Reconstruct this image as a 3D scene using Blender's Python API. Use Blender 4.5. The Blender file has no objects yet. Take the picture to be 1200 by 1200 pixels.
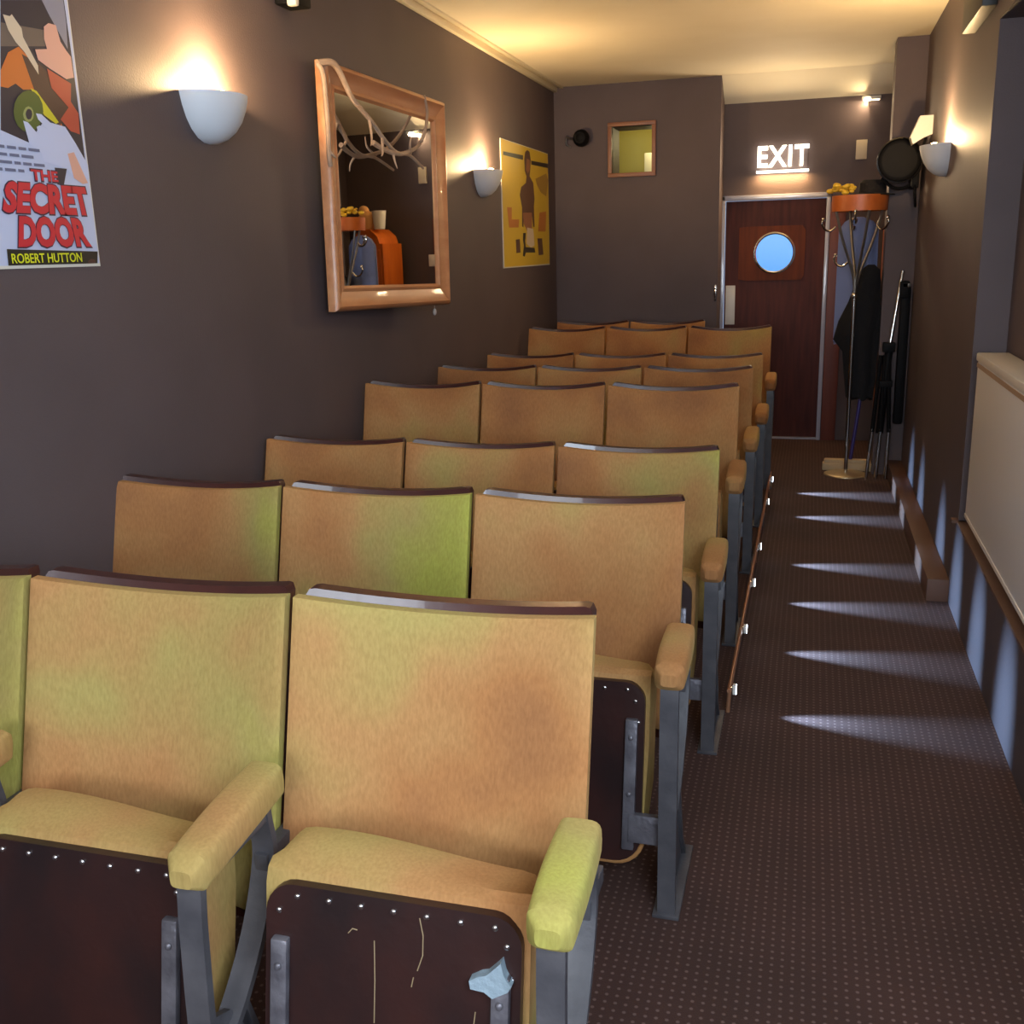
import bpy, bmesh, math, random
from mathutils import Vector, Matrix
random.seed(7)
C = bpy.context.scene.collection
PI = math.pi
scn = bpy.context.scene

# ------------------------------------------------------------------ camera
cam_d = bpy.data.cameras.new('camera'); cam = bpy.data.objects.new('camera', cam_d); C.objects.link(cam)
def cam_basis(yaw, pitch, roll):
    f = Vector((-math.sin(yaw)*math.cos(pitch), math.cos(yaw)*math.cos(pitch), -math.sin(pitch)))
    r0 = Vector((math.cos(yaw), math.sin(yaw), 0)); u0 = r0.cross(f)
    r = r0*math.cos(roll)+u0*math.sin(roll); u = -r0*math.sin(roll)+u0*math.cos(roll)
    return r, u, f
_r, _u, _f = cam_basis(.285632, .249149, -.028341)
cam.matrix_world = Matrix(((_r.x, _u.x, -_f.x, 0), (_r.y, _u.y, -_f.y, 0), (_r.z, _u.z, -_f.z, 1.5), (0, 0, 0, 1)))
cam_d.sensor_width = 36; cam_d.sensor_fit = 'HORIZONTAL'; cam_d.lens = 1195.9/1200*36
cam_d.clip_start = .02; cam_d.clip_end = 60
scn.camera = cam

# ------------------------------------------------------------------ world, light, exposure
w = bpy.data.worlds.new('world'); scn.world = w; w.use_nodes = True
w.node_tree.nodes['Background'].inputs[0].default_value = (.55, .7, 1, 1)
w.node_tree.nodes['Background'].inputs[1].default_value = .5
scn.view_settings.view_transform = 'Standard'
scn.view_settings.look = 'None'
scn.view_settings.exposure = 0.35
scn.view_settings.gamma = 1
scn.view_settings.use_curve_mapping = False

def light(name, kind, loc, power, color, target=None, parent=None, **kw):
    d = bpy.data.lights.new(name, kind); d.energy = power; d.color = color
    for k, v in kw.items(): setattr(d, k, v)
    o = bpy.data.objects.new(name, d); C.objects.link(o); o.location = loc
    if target is not None:
        o.rotation_euler = (Vector(target)-Vector(loc)).to_track_quat('-Z', 'Y').to_euler()
    if parent: o.parent = parent
    return o
# daylight through the window in the front wall, behind the viewer
light('daylight', 'AREA', (-.75, -2.3, 1.75), 48, (.86, .93, 1), (-.75, 4, 1.1), shape='RECTANGLE', size=1.7, size_y=1.1)
# daylight from the side window in the recess, nearer than the picture shows
light('side_daylight', 'AREA', (.66, .1, 1.75), 62, (.72, .85, 1), (-1.5, 2.2, .9), shape='RECTANGLE', size=1.3, size_y=.9)

# ------------------------------------------------------------------ materials
def s(r, g, b):
    f = lambda c: ((c/255+.055)/1.055)**2.4 if c/255 > .04045 else c/255/12.92
    return (f(r), f(g), f(b), 1)
def mat(name, col, rough=.5, metal=0, spec=.5, emit=None, estr=0, noise=None, bump=None, coat=0, sheen=0):
    """noise=(scale, second colour, stretch xyz) ; bump=(scale, strength)"""
    m = bpy.data.materials.new(name); m.use_nodes = True; nt = m.node_tree; b = nt.nodes['Principled BSDF']
    b.inputs['Base Color'].default_value = col; b.inputs['Roughness'].default_value = rough
    b.inputs['Metallic'].default_value = metal; b.inputs['Specular IOR Level'].default_value = spec
    b.inputs['Coat Weight'].default_value = coat; b.inputs['Sheen Weight'].default_value = sheen
    if emit: b.inputs['Emission Color'].default_value = emit; b.inputs['Emission Strength'].default_value = estr
    if noise or bump:
        tc = nt.nodes.new('ShaderNodeTexCoord')
    if noise:
        mp = nt.nodes.new('ShaderNodeMapping'); mp.inputs['Scale'].default_value = noise[2] if len(noise) > 2 else (1, 1, 1)
        n = nt.nodes.new('ShaderNodeTexNoise'); n.inputs['Scale'].default_value = noise[0]; n.inputs['Detail'].default_value = 6
        r = nt.nodes.new('ShaderNodeValToRGB'); r.color_ramp.elements[0].position = .35; r.color_ramp.elements[1].position = .68
        r.color_ramp.elements[0].color = col; r.color_ramp.elements[1].color = noise[1]
        nt.links.new(tc.outputs['Object'], mp.inputs[0]); nt.links.new(mp.outputs[0], n.inputs['Vector'])
        nt.links.new(n.outputs[0], r.inputs[0]); nt.links.new(r.outputs[0], b.inputs['Base Color'])
    if bump:
        n2 = nt.nodes.new('ShaderNodeTexNoise'); n2.inputs['Scale'].default_value = bump[0]; n2.inputs['Detail'].default_value = 4
        bp = nt.nodes.new('ShaderNodeBump'); bp.inputs['Strength'].default_value = bump[1]; bp.inputs['Distance'].default_value = .01
        nt.links.new(tc.outputs['Object'], n2.inputs['Vector']); nt.links.new(n2.outputs[0], bp.inputs['Height'])
        nt.links.new(bp.outputs[0], b.inputs['Normal'])
    return m

def velvet():
    m = bpy.data.materials.new('gold_velvet'); m.use_nodes = True; nt = m.node_tree; N = nt.nodes; L = nt.links
    b = N['Principled BSDF']; b.inputs['Roughness'].default_value = .85; b.inputs['Specular IOR Level'].default_value = .2
    b.inputs['Sheen Weight'].default_value = .22; b.inputs['Sheen Tint'].default_value = s(235, 205, 130); b.inputs['Sheen Roughness'].default_value = .4
    tc = N.new('ShaderNodeTexCoord'); oi = N.new('ShaderNodeObjectInfo')
    off = N.new('ShaderNodeVectorMath'); off.operation = 'MULTIPLY_ADD'
    comb = N.new('ShaderNodeCombineXYZ')
    for i in range(3): L.new(oi.outputs['Random'], comb.inputs[i])
    L.new(comb.outputs[0], off.inputs[0]); off.inputs[1].default_value = (37, 53, 71); L.new(tc.outputs['Object'], off.inputs[2])
    n1 = N.new('ShaderNodeTexNoise'); n1.inputs['Scale'].default_value = 3.2; n1.inputs['Detail'].default_value = 2.5; n1.inputs['Roughness'].default_value = .45
    L.new(off.outputs[0], n1.inputs['Vector'])
    # olive nap: noise + per-object amount (object colour red) + side gradient (object colour green)
    sx = N.new('ShaderNodeSeparateXYZ'); L.new(tc.outputs['Object'], sx.inputs[0])
    sc = N.new('ShaderNodeSeparateColor'); L.new(oi.outputs['Color'], sc.inputs[0])
    g = N.new('ShaderNodeMath'); g.operation = 'MULTIPLY'; L.new(sx.outputs[0], g.inputs[0]); L.new(sc.outputs[1], g.inputs[1])
    a = N.new('ShaderNodeMath'); a.operation = 'MULTIPLY_ADD'; L.new(sc.outputs[0], a.inputs[0]); a.inputs[1].default_value = .35; L.new(n1.outputs[0], a.inputs[2])
    a2 = N.new('ShaderNodeMath'); a2.operation = 'ADD'; L.new(a.outputs[0], a2.inputs[0]); L.new(g.outputs[0], a2.inputs[1])
    r = N.new('ShaderNodeValToRGB'); e = r.color_ramp.elements
    e[0].position = .30; e[0].color = s(144, 97, 62); e[1].position = .98; e[1].color = s(166, 164, 74)
    k = e.new(.48); k.color = s(167, 115, 70); k = e.new(.60); k.color = s(173, 128, 80); k = e.new(.80); k.color = s(163, 145, 84)
    L.new(a2.outputs[0], r.inputs[0])
    # fine vertical wale and small dark spots
    mp = N.new('ShaderNodeMapping'); mp.inputs['Scale'].default_value = (1, 1, .25); L.new(off.outputs[0], mp.inputs[0])
    n2 = N.new('ShaderNodeTexNoise'); n2.inputs['Scale'].default_value = 190; n2.inputs['Detail'].default_value = 3; L.new(mp.outputs[0], n2.inputs['Vector'])
    r2 = N.new('ShaderNodeValToRGB'); r2.color_ramp.elements[0].position = .3; r2.color_ramp.elements[0].color = (.88, .86, .84, 1)
    r2.color_ramp.elements[1].position = .7; r2.color_ramp.elements[1].color = (1.08, 1.08, 1.08, 1); L.new(n2.outputs[0], r2.inputs[0])
    mx = N.new('ShaderNodeMix'); mx.data_type = 'RGBA'; mx.blend_type = 'MULTIPLY'; mx.inputs[0].default_value = 1
    L.new(r.outputs[0], mx.inputs[6]); L.new(r2.outputs[0], mx.inputs[7]); L.new(mx.outputs[2], b.inputs['Base Color'])
    bp = N.new('ShaderNodeBump'); bp.inputs['Strength'].default_value = .25; bp.inputs['Distance'].default_value = .003
    L.new(n2.outputs[0], bp.inputs['Height']); L.new(bp.outputs[0], b.inputs['Normal'])
    return m

def carpet():
    m = bpy.data.materials.new('dotted_carpet'); m.use_nodes = True; nt = m.node_tree; N = nt.nodes; L = nt.links
    b = N['Principled BSDF']; b.inputs['Roughness'].default_value = .8; b.inputs['Specular IOR Level'].default_value = .25
    b.inputs['Sheen Weight'].default_value = .25; b.inputs['Sheen Tint'].default_value = s(150, 120, 110)
    tc = N.new('ShaderNodeTexCoord')
    v = N.new('ShaderNodeTexVoronoi'); v.inputs['Scale'].default_value = 46; v.inputs['Randomness'].default_value = 0; L.new(tc.outputs['Object'], v.inputs['Vector'])
    r = N.new('ShaderNodeValToRGB'); e = r.color_ramp.elements; e[0].position = .12; e[0].color = s(104, 84, 78); e[1].position = .22; e[1].color = s(64, 43, 37)
    mp = N.new('ShaderNodeMapping'); mp.inputs['Scale'].default_value = (1, 1, 0); L.new(tc.outputs['Object'], mp.inputs[0]); nt.links.new(mp.outputs[0], v.inputs['Vector'])
    L.new(v.outputs['Distance'], r.inputs[0])
    n = N.new('ShaderNodeTexNoise'); n.inputs['Scale'].default_value = 3; n.inputs['Detail'].default_value = 5; L.new(tc.outputs['Object'], n.inputs['Vector'])
    r2 = N.new('ShaderNodeValToRGB'); r2.color_ramp.elements[0].position = .35; r2.color_ramp.elements[0].color = (.85, .85, .85, 1); r2.color_ramp.elements[1].position = .7; r2.color_ramp.elements[1].color = (1.15, 1.1, 1.1, 1)
    L.new(n.outputs[0], r2.inputs[0])
    mx = N.new('ShaderNodeMix'); mx.data_type = 'RGBA'; mx.blend_type = 'MULTIPLY'; mx.inputs[0].default_value = 1
    L.new(r.outputs[0], mx.inputs[6]); L.new(r2.outputs[0], mx.inputs[7]); L.new(mx.outputs[2], b.inputs['Base Color'])
    n3 = N.new('ShaderNodeTexNoise'); n3.inputs['Scale'].default_value = 400; L.new(tc.outputs['Object'], n3.inputs['Vector'])
    bp = N.new('ShaderNodeBump'); bp.inputs['Strength'].default_value = .4; bp.inputs['Distance'].default_value = .004
    L.new(n3.outputs[0], bp.inputs['Height']); L.new(bp.outputs[0], b.inputs['Normal'])
    return m

M = dict(
    wall=mat('mauve_brown_paint', s(90, 78, 79), .6, spec=.3, noise=(2.2, s(97, 84, 85)), bump=(160, .12)),
    ceiling=mat('cream_ceiling_paint', s(240, 230, 206), .75, noise=(1.5, s(232, 221, 194)), bump=(5, .25)),
    trim=mat('cream_gloss', s(226, 216, 190), .4),
    velvet=velvet(), carpet=carpet(),
    ply=mat('dark_varnished_ply', s(58, 28, 24), .30, coat=.35, noise=(5, s(78, 38, 28), (1, 1, .15)), bump=(30, .05)),
    board=mat('dark_seat_board', s(32, 19, 19), .36, coat=.12, noise=(7, s(52, 25, 21), (1, 1, .6)), bump=(40, .08)),
    iron=mat('grey_painted_iron', s(84, 81, 84), .42, spec=.5, noise=(14, s(66, 64, 68)), bump=(60, .1)),
    bracket=mat('worn_steel', s(128, 124, 130), .38, metal=.5, noise=(20, s(96, 92, 98)), bump=(70, .15)),
    stud=mat('nickel_stud', s(210, 205, 205), .25, metal=1),
    piping=mat('orange_edging', s(170, 118, 66), .8),
    blotch=mat('pale_paint_blotch', s(140, 156, 166), .6, bump=(60, .4)),
    scratch=mat('bare_wood_scratch', s(150, 128, 96), .6),
    pine=mat('pine_frame', s(206, 146, 100), .38, coat=.2, noise=(3, s(186, 122, 80), (1, 6, 6)), bump=(20, .05)),
    pine_dark=mat('brown_frame', s(140, 92, 66), .45),
    mirror=mat('mirror_glass', (.82, .82, .82, 1), .012, metal=1),
    antler=mat('antler_bone', s(186, 160, 136), .6, noise=(10, s(158, 130, 108)), bump=(40, .25)),
    plaster=mat('white_plaster', s(222, 226, 232), .55),
    bulb=mat('lit_bulb', s(255, 220, 120), .3, emit=(1, .62, .18, 1), estr=60),
    black=mat('matt_black', s(14, 13, 15), .6, spec=.15),
    blackgloss=mat('gloss_black', s(14, 13, 14), .2, coat=.5),
    white=mat('white_plastic', s(222, 218, 208), .4),
    cream=mat('cream_plastic', s(214, 196, 164), .5),
    rad=mat('radiator_enamel', s(240, 238, 238), .38),
    radtop=mat('radiator_top', s(240, 234, 224), .38),
    groove=mat('beige_groove', s(178, 148, 122), .5),
    door=mat('red_mahogany', s(94, 50, 45), .6, spec=.25, noise=(6, s(76, 42, 40), (5, 5, .5)), bump=(30, .05)),
    doorpanel=mat('orange_mahogany', s(116, 60, 40), .65, spec=.2, noise=(6, s(98, 52, 38), (5, 5, .5))),
    jamb=mat('red_brown_jamb', s(116, 58, 42), .45, noise=(5, s(96, 46, 36), (4, 4, .4))),
    frame_blue=mat('pale_grey_gloss', s(176, 178, 196), .2, coat=.5),
    porthole=mat('daylit_glass', s(30, 80, 140), .2, emit=s(50, 140, 240), estr=.85),
    exit=mat('lit_white_letters', s(255, 255, 245), .4, emit=(1, .9, .72, 1), estr=3),
    chrome=mat('chrome', s(215, 212, 205), .15, metal=1),
    steel=mat('brushed_steel', s(176, 172, 166), .35, metal=1),
    base=mat('brass_base', s(196, 176, 140), .35, metal=.7),
    copper=mat('copper_rail', s(176, 124, 92), .35, metal=.35),
    led=mat('lit_led', (1, 1, 1, 1), .3, emit=(.75, .88, 1, 1), estr=14),
    orange=mat('orange_wood', s(206, 108, 32), .35, coat=.3, noise=(4, s(182, 88, 26), (3, 3, .4))),
    hoop=mat('orange_hoop', s(196, 106, 48), .4, noise=(8, s(168, 84, 36))),
    coat=mat('black_coat_wool', s(14, 13, 17), .9, bump=(60, .4)),
    shirt=mat('pale_blue_cotton', s(120, 134, 178), .8, bump=(20, .3)),
    hat=mat('black_felt', s(22, 18, 20), .9, bump=(60, .4)),
    yellow=mat('yellow_petals', s(226, 186, 48), .6),
    peach=mat('peach_cloth', s(238, 178, 112), .8, bump=(20, .4)),
    purple=mat('purple_handle', s(58, 44, 110), .35),
    bristle=mat('cream_bristle', s(200, 176, 140), .8, bump=(90, .6)),
    olive=mat('olive_black_wood', s(26, 23, 17), .5),
    duct=mat('brown_duct_paint', s(104, 72, 56), .6, bump=(80, .1)),
    white_frost=mat('booth_wall_paint', s(196, 186, 110), .7),
    screen=mat('white_board', s(226, 222, 196), .7),
    glass=mat('dark_lens', s(20, 20, 24), .08, coat=1),
)
for n_, c_ in dict(poster_paper=(196, 204, 232), poster_night=(38, 38, 56), poster_grey=(104, 92, 86), poster_silver=(142, 142, 158), poster_orange=(206, 112, 48),
                   poster_brown=(72, 46, 46), poster_cream=(214, 196, 170), poster_peach=(226, 170, 150), poster_red=(186, 76, 58), poster_yellow=(206, 196, 44),
                   poster_olive=(82, 98, 44), poster_sage=(150, 158, 96), poster_glove=(202, 208, 236), poster_bar=(24, 30, 32), poster_gold=(216, 184, 44),
                   poster_dark=(52, 42, 26), poster_umber=(98, 66, 44), poster_copper=(160, 104, 68), poster_mustard=(172, 136, 46), poster_rust=(196, 122, 40),
                   letter_red=(206, 40, 56), letter_edge=(58, 34, 62), letter_yellow=(224, 228, 40), letter_grey=(104, 110, 140)).items():
    M[n_] = mat(n_, s(*c_), .42)

# ------------------------------------------------------------------ helpers
class MB:
    def __init__(self): self.bm = bmesh.new(); self.mats = []; self.k = 0
    def use(self, m):
        if m not in self.mats: self.mats.append(m)
        self.k = self.mats.index(m); return self
    def _tag(self, f0):
        for f in self.bm.faces[f0:] if False else list(self.bm.faces)[f0:]: f.material_index = self.k
    def box(self, a, b, bev=0, seg=2):
        n0 = len(self.bm.faces)
        r = bmesh.ops.create_cube(self.bm, size=1)
        c = [(a[i]+b[i])/2 for i in range(3)]; d = [abs(b[i]-a[i]) for i in range(3)]
        for v in r['verts']: v.co = Vector((c[0]+v.co.x*d[0], c[1]+v.co.y*d[1], c[2]+v.co.z*d[2]))
        if bev:
            es = list({e for v in r['verts'] for e in v.link_edges})
            bmesh.ops.bevel(self.bm, geom=es, offset=bev, segments=seg, affect='EDGES', profile=.6)
        self.bm.faces.ensure_lookup_table(); self._tag(n0 if not bev else max(0, n0)); return self
    def poly(self, pts):
        f = self.bm.faces.new([self.bm.verts.new(p) for p in pts]); f.material_index = self.k; return self
    def prism(self, pts, ext):
        n0 = len(self.bm.faces)
        a = [self.bm.verts.new(p) for p in pts]; b = [self.bm.verts.new(Vector(p)+Vector(ext)) for p in pts]
        self.bm.faces.new(a); self.bm.faces.new(list(reversed(b)))
        for i in range(len(a)):
            j = (i+1) % len(a); self.bm.faces.new((a[i], b[i], b[j], a[j]))
        self._tag(n0); return self
    def tube(self, pts, r, seg=10, closed=False, caps=True):
        n0 = len(self.bm.faces); pts = [Vector(p) for p in pts]; n = len(pts); rings = []
        up = None
        for i, p in enumerate(pts):
            if closed: t = pts[(i+1) % n]-pts[i-1]
            else: t = pts[min(i+1, n-1)]-pts[max(i-1, 0)]
            t.normalize()
            if up is None: up = Vector((0, 0, 1)) if abs(t.z) < .9 else Vector((1, 0, 0))
            x = t.cross(up); x.normalize(); y = x.cross(t); y.normalize(); up = y
            rr = r[i] if isinstance(r, (list, tuple)) else r
            rings.append([self.bm.verts.new(p+(x*math.cos(k*2*PI/seg)+y*math.sin(k*2*PI/seg))*rr) for k in range(seg)])
        m = n if closed else n-1
        for i in range(m):
            A, B = rings[i], rings[(i+1) % n]
            for k in range(seg): self.bm.faces.new((A[k], A[(k+1) % seg], B[(k+1) % seg], B[k]))
        if caps and not closed: self.bm.faces.new(list(reversed(rings[0]))); self.bm.faces.new(rings[-1])
        self._tag(n0); return self
    def lathe(self, prof, seg=32, a0=0, a1=2*PI, c=(0, 0, 0), sx=1, sy=1, axis='z'):
        n0 = len(self.bm.faces); full = abs(a1-a0-2*PI) < 1e-6; cols = []
        ns = seg if full else seg+1
        for k in range(ns):
            a = a0+(a1-a0)*k/seg; col = []
            for (r, z) in prof:
                p = Vector((r*math.cos(a)*sx, r*math.sin(a)*sy, z))
                if axis == 'y': p = Vector((p.x, p.z, p.y))
                if axis == 'x': p = Vector((p.z, p.x, p.y))
                col.append(self.bm.verts.new(p+Vector(c)))
            cols.append(col)
        for k in range(ns if full else ns-1):
            A, B = cols[k], cols[(k+1) % ns]
            for i in range(len(prof)-1):
                try: self.bm.faces.new((A[i], B[i], B[i+1], A[i+1]))
                except ValueError: pass
        self._tag(n0); return self
    def ball(self, c, r, sc=(1, 1, 1), u=12, v=8):
        n0 = len(self.bm.faces); res = bmesh.ops.create_uvsphere(self.bm, u_segments=u, v_segments=v, radius=r)
        for q in res['verts']: q.co = Vector((q.co.x*sc[0]+c[0], q.co.y*sc[1]+c[1], q.co.z*sc[2]+c[2]))
        self._tag(n0); return self
    def grid(self, fn, nu, nv, close_u=False):
        n0 = len(self.bm.faces)
        V = [[self.bm.verts.new(fn(i/nu, j/nv)) for j in range(nv+1)] for i in range(nu+1)]
        for i in range(nu):
            for j in range(nv): self.bm.faces.new((V[i][j], V[i+1][j], V[i+1][j+1], V[i][j+1]))
        self._tag(n0); return V
    def build(self, name, m=None, parent=None, smooth=True, merge=True):
        if merge: bmesh.ops.remove_doubles(self.bm, verts=self.bm.verts, dist=1e-6)
        bmesh.ops.recalc_face_normals(self.bm, faces=self.bm.faces)
        me = bpy.data.meshes.new(name); self.bm.to_mesh(me); self.bm.free()
        mats = self.mats if self.mats else [m]
        for q in mats: me.materials.append(q)
        if smooth:
            me.shade_smooth()
            try: me.set_sharp_from_angle(angle=math.radians(38))
            except Exception: pass
        o = bpy.data.objects.new(name, me); C.objects.link(o)
        if parent: o.parent = parent
        return o
def tag(o, label=None, cat=None, group=None, kind=None):
    if label: o['label'] = label
    if cat: o['category'] = cat
    if group: o['group'] = group
    if kind: o['kind'] = kind
    return o
def empty(name, loc=(0, 0, 0), rot=(0, 0, 0)):
    o = bpy.data.objects.new(name, None); C.objects.link(o); o.location = loc; o.rotation_euler = rot; o.empty_display_size = .1; return o
def struct(name, mb, m, smooth=False): return tag(mb.build(name, m, smooth=smooth), kind='structure')
def copy_tree(o, parent=None):
    c = o.copy(); C.objects.link(c); c.parent = parent
    for ch in list(o.children): copy_tree(ch, c)
    return c
def smoothline(pts, n=5):
    P = [Vector(p) for p in pts]; out = []
    for i in range(len(P)-1):
        p0 = P[max(i-1, 0)]; p1 = P[i]; p2 = P[i+1]; p3 = P[min(i+2, len(P)-1)]
        for k in range(n):
            t = k/n
            out.append(.5*((2*p1)+(p2-p0)*t+(2*p0-5*p1+4*p2-p3)*t*t+(3*p1-p0-3*p2+p3)*t**3))
    out.append(P[-1]); return out
def text_mesh(txt, m, x0, x1, z0, z1, name, parent, depth=.001, bold=0.0, y=0.0, taper=None):
    """flat lettering in the local x-z plane facing -y, fitted to the box"""
    cu = bpy.data.curves.new('t', 'FONT'); cu.body = txt; cu.size = 1; cu.extrude = .5; cu.offset = bold; cu.resolution_u = 3; cu.space_character = 1.12 if txt == 'EXIT' else 1
    ob = bpy.data.objects.new('t', cu); C.objects.link(ob); bpy.context.view_layer.update()
    dg = bpy.context.evaluated_depsgraph_get(); me = bpy.data.meshes.new_from_object(ob.evaluated_get(dg))
    bpy.data.objects.remove(ob)
    xs = [v.co.x for v in me.vertices]; ys = [v.co.y for v in me.vertices]
    ax, bx, ay, by = min(xs), max(xs), min(ys), max(ys)
    for v in me.vertices:
        u = (v.co.x-ax)/(bx-ax); q = (v.co.y-ay)/(by-ay)
        px = x0+(x1-x0)*u; pz = z0+(z1-z0)*q
        if taper: px = (x0+(x1-x0)*u)*(1-q)+(taper[0]+(taper[1]-taper[0])*u)*q
        v.co = Vector((px, y-depth*(v.co.z+.5), pz))
    me.materials.clear(); me.materials.append(m)
    o = bpy.data.objects.new(name, me); C.objects.link(o); o.parent = parent; return o

# ------------------------------------------------------------------ the room
XL, XR, YB, YD, ZC = -1.93, .615, 8.0, 8.3, 2.69
YF = -3.0
struct('floor', MB().box((XL-.1, YF, -.1), (1.2, YD+.1, 0)), M['carpet'])
struct('ceiling', MB().box((XL-.1, YF, ZC), (1.2, YB, ZC+.1)).prism([(XL-.1, YB, ZC), (XL-.1, YB, ZC+.1), (XL-.1, YD+.1, ZC+.1), (XL-.1, YD+.1, 2.50), (XL-.1, YD, 2.53)], (3.13, 0, 0)), M['ceiling'], smooth=False)
struct('wall_left', MB().box((XL-.1, YF, 0), (XL, YB, ZC)), M['wall'])
# back wall with the opening of the projection booth window
wx0, wx1, wz0, wz1 = -1.485, -1.185, 2.055, 2.385
struct('wall_back', MB().box((XL, YB, 0), (-.685, YD, wz0)).box((XL, YB, wz1), (-.685, YD, ZC)).box((XL, YB, wz0), (wx0, YD, wz1)).box((wx1, YB, wz0), (-.685, YD, wz1)), M['wall'])
DX0, DX1, DZ = -.675, .092, 1.86
struct('wall_door', MB().box((-.72, YD, DZ), (DX1, YD+.1, 2.7)).box((DX1, YD, 0), (1.2, YD+.1, 2.7)).box((-.72, YD, 0), (DX0, YD+.1, DZ)), M['wall'])
struct('wall_nib', MB().box((.435, 7.05, 0), (XR+.02, 7.25, ZC)), M['wall'])
struct('wall_alcove', MB().box((1.1, 7.25, 0), (1.2, YD, ZC)).box((XR, 7.15, 0), (1.2, 7.25, ZC)), M['wall'])
# right wall: full wall, low plinth under the radiator, recess behind it, lintel over it
struct('wall_right', MB().box((XR, 4.36, 0), (.9, 7.15, ZC)).box((XR, -.8, 0), (.9, 4.36, .38)).box((.735, -.8, .38), (.9, 4.36, .95))
       .box((.735, 1.9, .95), (.9, 4.36, 2.27)).box((.735, -.8, .95), (.9, -.5, 2.27)).box((XR, -.8, 2.27), (.9, 4.36, ZC)).box((XR, YF, 0), (.9, -.8, ZC)), M['wall'])
wr = tag(empty('window_2', (.80, .7, .95)), kind='structure')
f = MB()
for a, b in (((-.03, -1.2, 0), (.03, 1.2, .05)), ((-.03, -1.2, 1.27), (.03, 1.2, 1.32)), ((-.03, -1.2, 0), (.03, -1.15, 1.32)), ((-.03, 1.15, 0), (.03, 1.2, 1.32)), ((-.02, -.03, 0), (.02, .03, 1.32))): f.box(a, b, .004)
f.build('window_frame', M['trim'], wr)
MB().box((.03, -1.15, .05), (.04, 1.15, 1.27)).build('pane', mat('bright_sky_glass', s(200, 220, 240), .3, emit=s(190, 214, 245), estr=1.2), wr)
# front wall behind the viewer with its window
struct('wall_front', MB().box((XL-.1, YF-.1, 0), (1.2, YF, 1.1)).box((XL-.1, YF-.1, 2.4), (1.2, YF, ZC)).box((XL-.1, YF-.1, 1.1), (-1.7, YF, 2.4)).box((.2, YF-.1, 1.1), (1.2, YF, 2.4)), M['wall'])
wf = tag(empty('window_3', (-.75, YF, 1.1)), kind='structure')
f = MB()
for a, b in (((-.95, -.08, 0), (.95, 0, .05)), ((-.95, -.08, 1.25), (.95, 0, 1.3)), ((-.95, -.08, 0), (-.9, 0, 1.3)), ((.9, -.08, 0), (.95, 0, 1.3)), ((-.03, -.07, 0), (.03, -.01, 1.3))): f.box(a, b, .004)
f.build('window_frame', M['trim'], wf)
MB().box((-.9, -.06, .05), (.9, -.05, 1.25)).build('pane', mat('front_sky_glass', s(200, 220, 240), .3, emit=s(200, 220, 248), estr=3.5), wf)

# projection booth behind the little window
b = MB().box((-1.9, YD+.9, 1.2), (-.75, YD+1.0, 3.1)).box((-1.9, YD+.1, 1.2), (-1.85, YD+.9, 3.1)).box((-.8, YD+.1, 1.2), (-.75, YD+.9, 3.1)).box((-1.9, YD+.1, 2.62), (-.75, YD+.9, 2.68)).box((-1.9, YD, 1.2), (-.75, YD+1, 1.25)).box((-1.9, YD, wz1+.2), (-.75, YD+.1, 3.1))
struct('wall_booth', b, M['white_frost'])
light('booth_glow', 'POINT', (-1.2, YD+.35, 2.35), 3.2, (1, .85, .45), shadow_soft_size=.06)
tag(MB().box((-1.36, YD+.45, 1.9), (-1.08, YD+.6, 2.255), .008).build('equipment_cabinet', M['screen']), 'white box standing inside the booth behind the small square window', 'box')
w1 = tag(empty('window_1', (0, YB, 0)), kind='structure')
f = MB(); t = .03
for a, b_ in (((wx0-t, -.025, wz0-t), (wx1+t, .03, wz0)), ((wx0-t, -.025, wz1), (wx1+t, .03, wz1+t)), ((wx0-t, -.025, wz0), (wx0, .03, wz1)), ((wx1, -.025, wz0), (wx1+t, .03, wz1))): f.box(a, b_, .004)
f.build('window_frame', M['pine_dark'], w1)

# cornice trunking on the left wall
tr = MB().box((XL, YF, ZC-.035), (XL+.03, YB, ZC), .006).box((XL+.05, YF, ZC-.012), (XL+.075, YB, ZC), .003)
tag(tr.build('trim_1', M['trim']), kind='structure')
# boxed skirting duct on the right
tag(MB().box((.527, 4.47, 0), (XR, 7.05, .10), .004).build('trim_2', M['duct']), kind='structure')
tag(MB().box((XR-.025, 4.40, .38), (.735, 4.36, .392)).box((XR-.006, 1.0, .375), (.735, 4.36, .388), .003).build('trim_3', M['duct']), kind='structure')

# the door
dr = tag(empty('door_1', (0, YD, 0)), kind='structure')
MB().box((DX0+.015, .03, .012), (DX1-.012, .075, DZ-.03), .004).build('door_slab', M['door'], dr)
cxp, czp, rp = -.288, 1.44, .150
pn = MB(); x0, x1, z0, z1 = -.555, -.062, 1.235, 1.64
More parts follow.
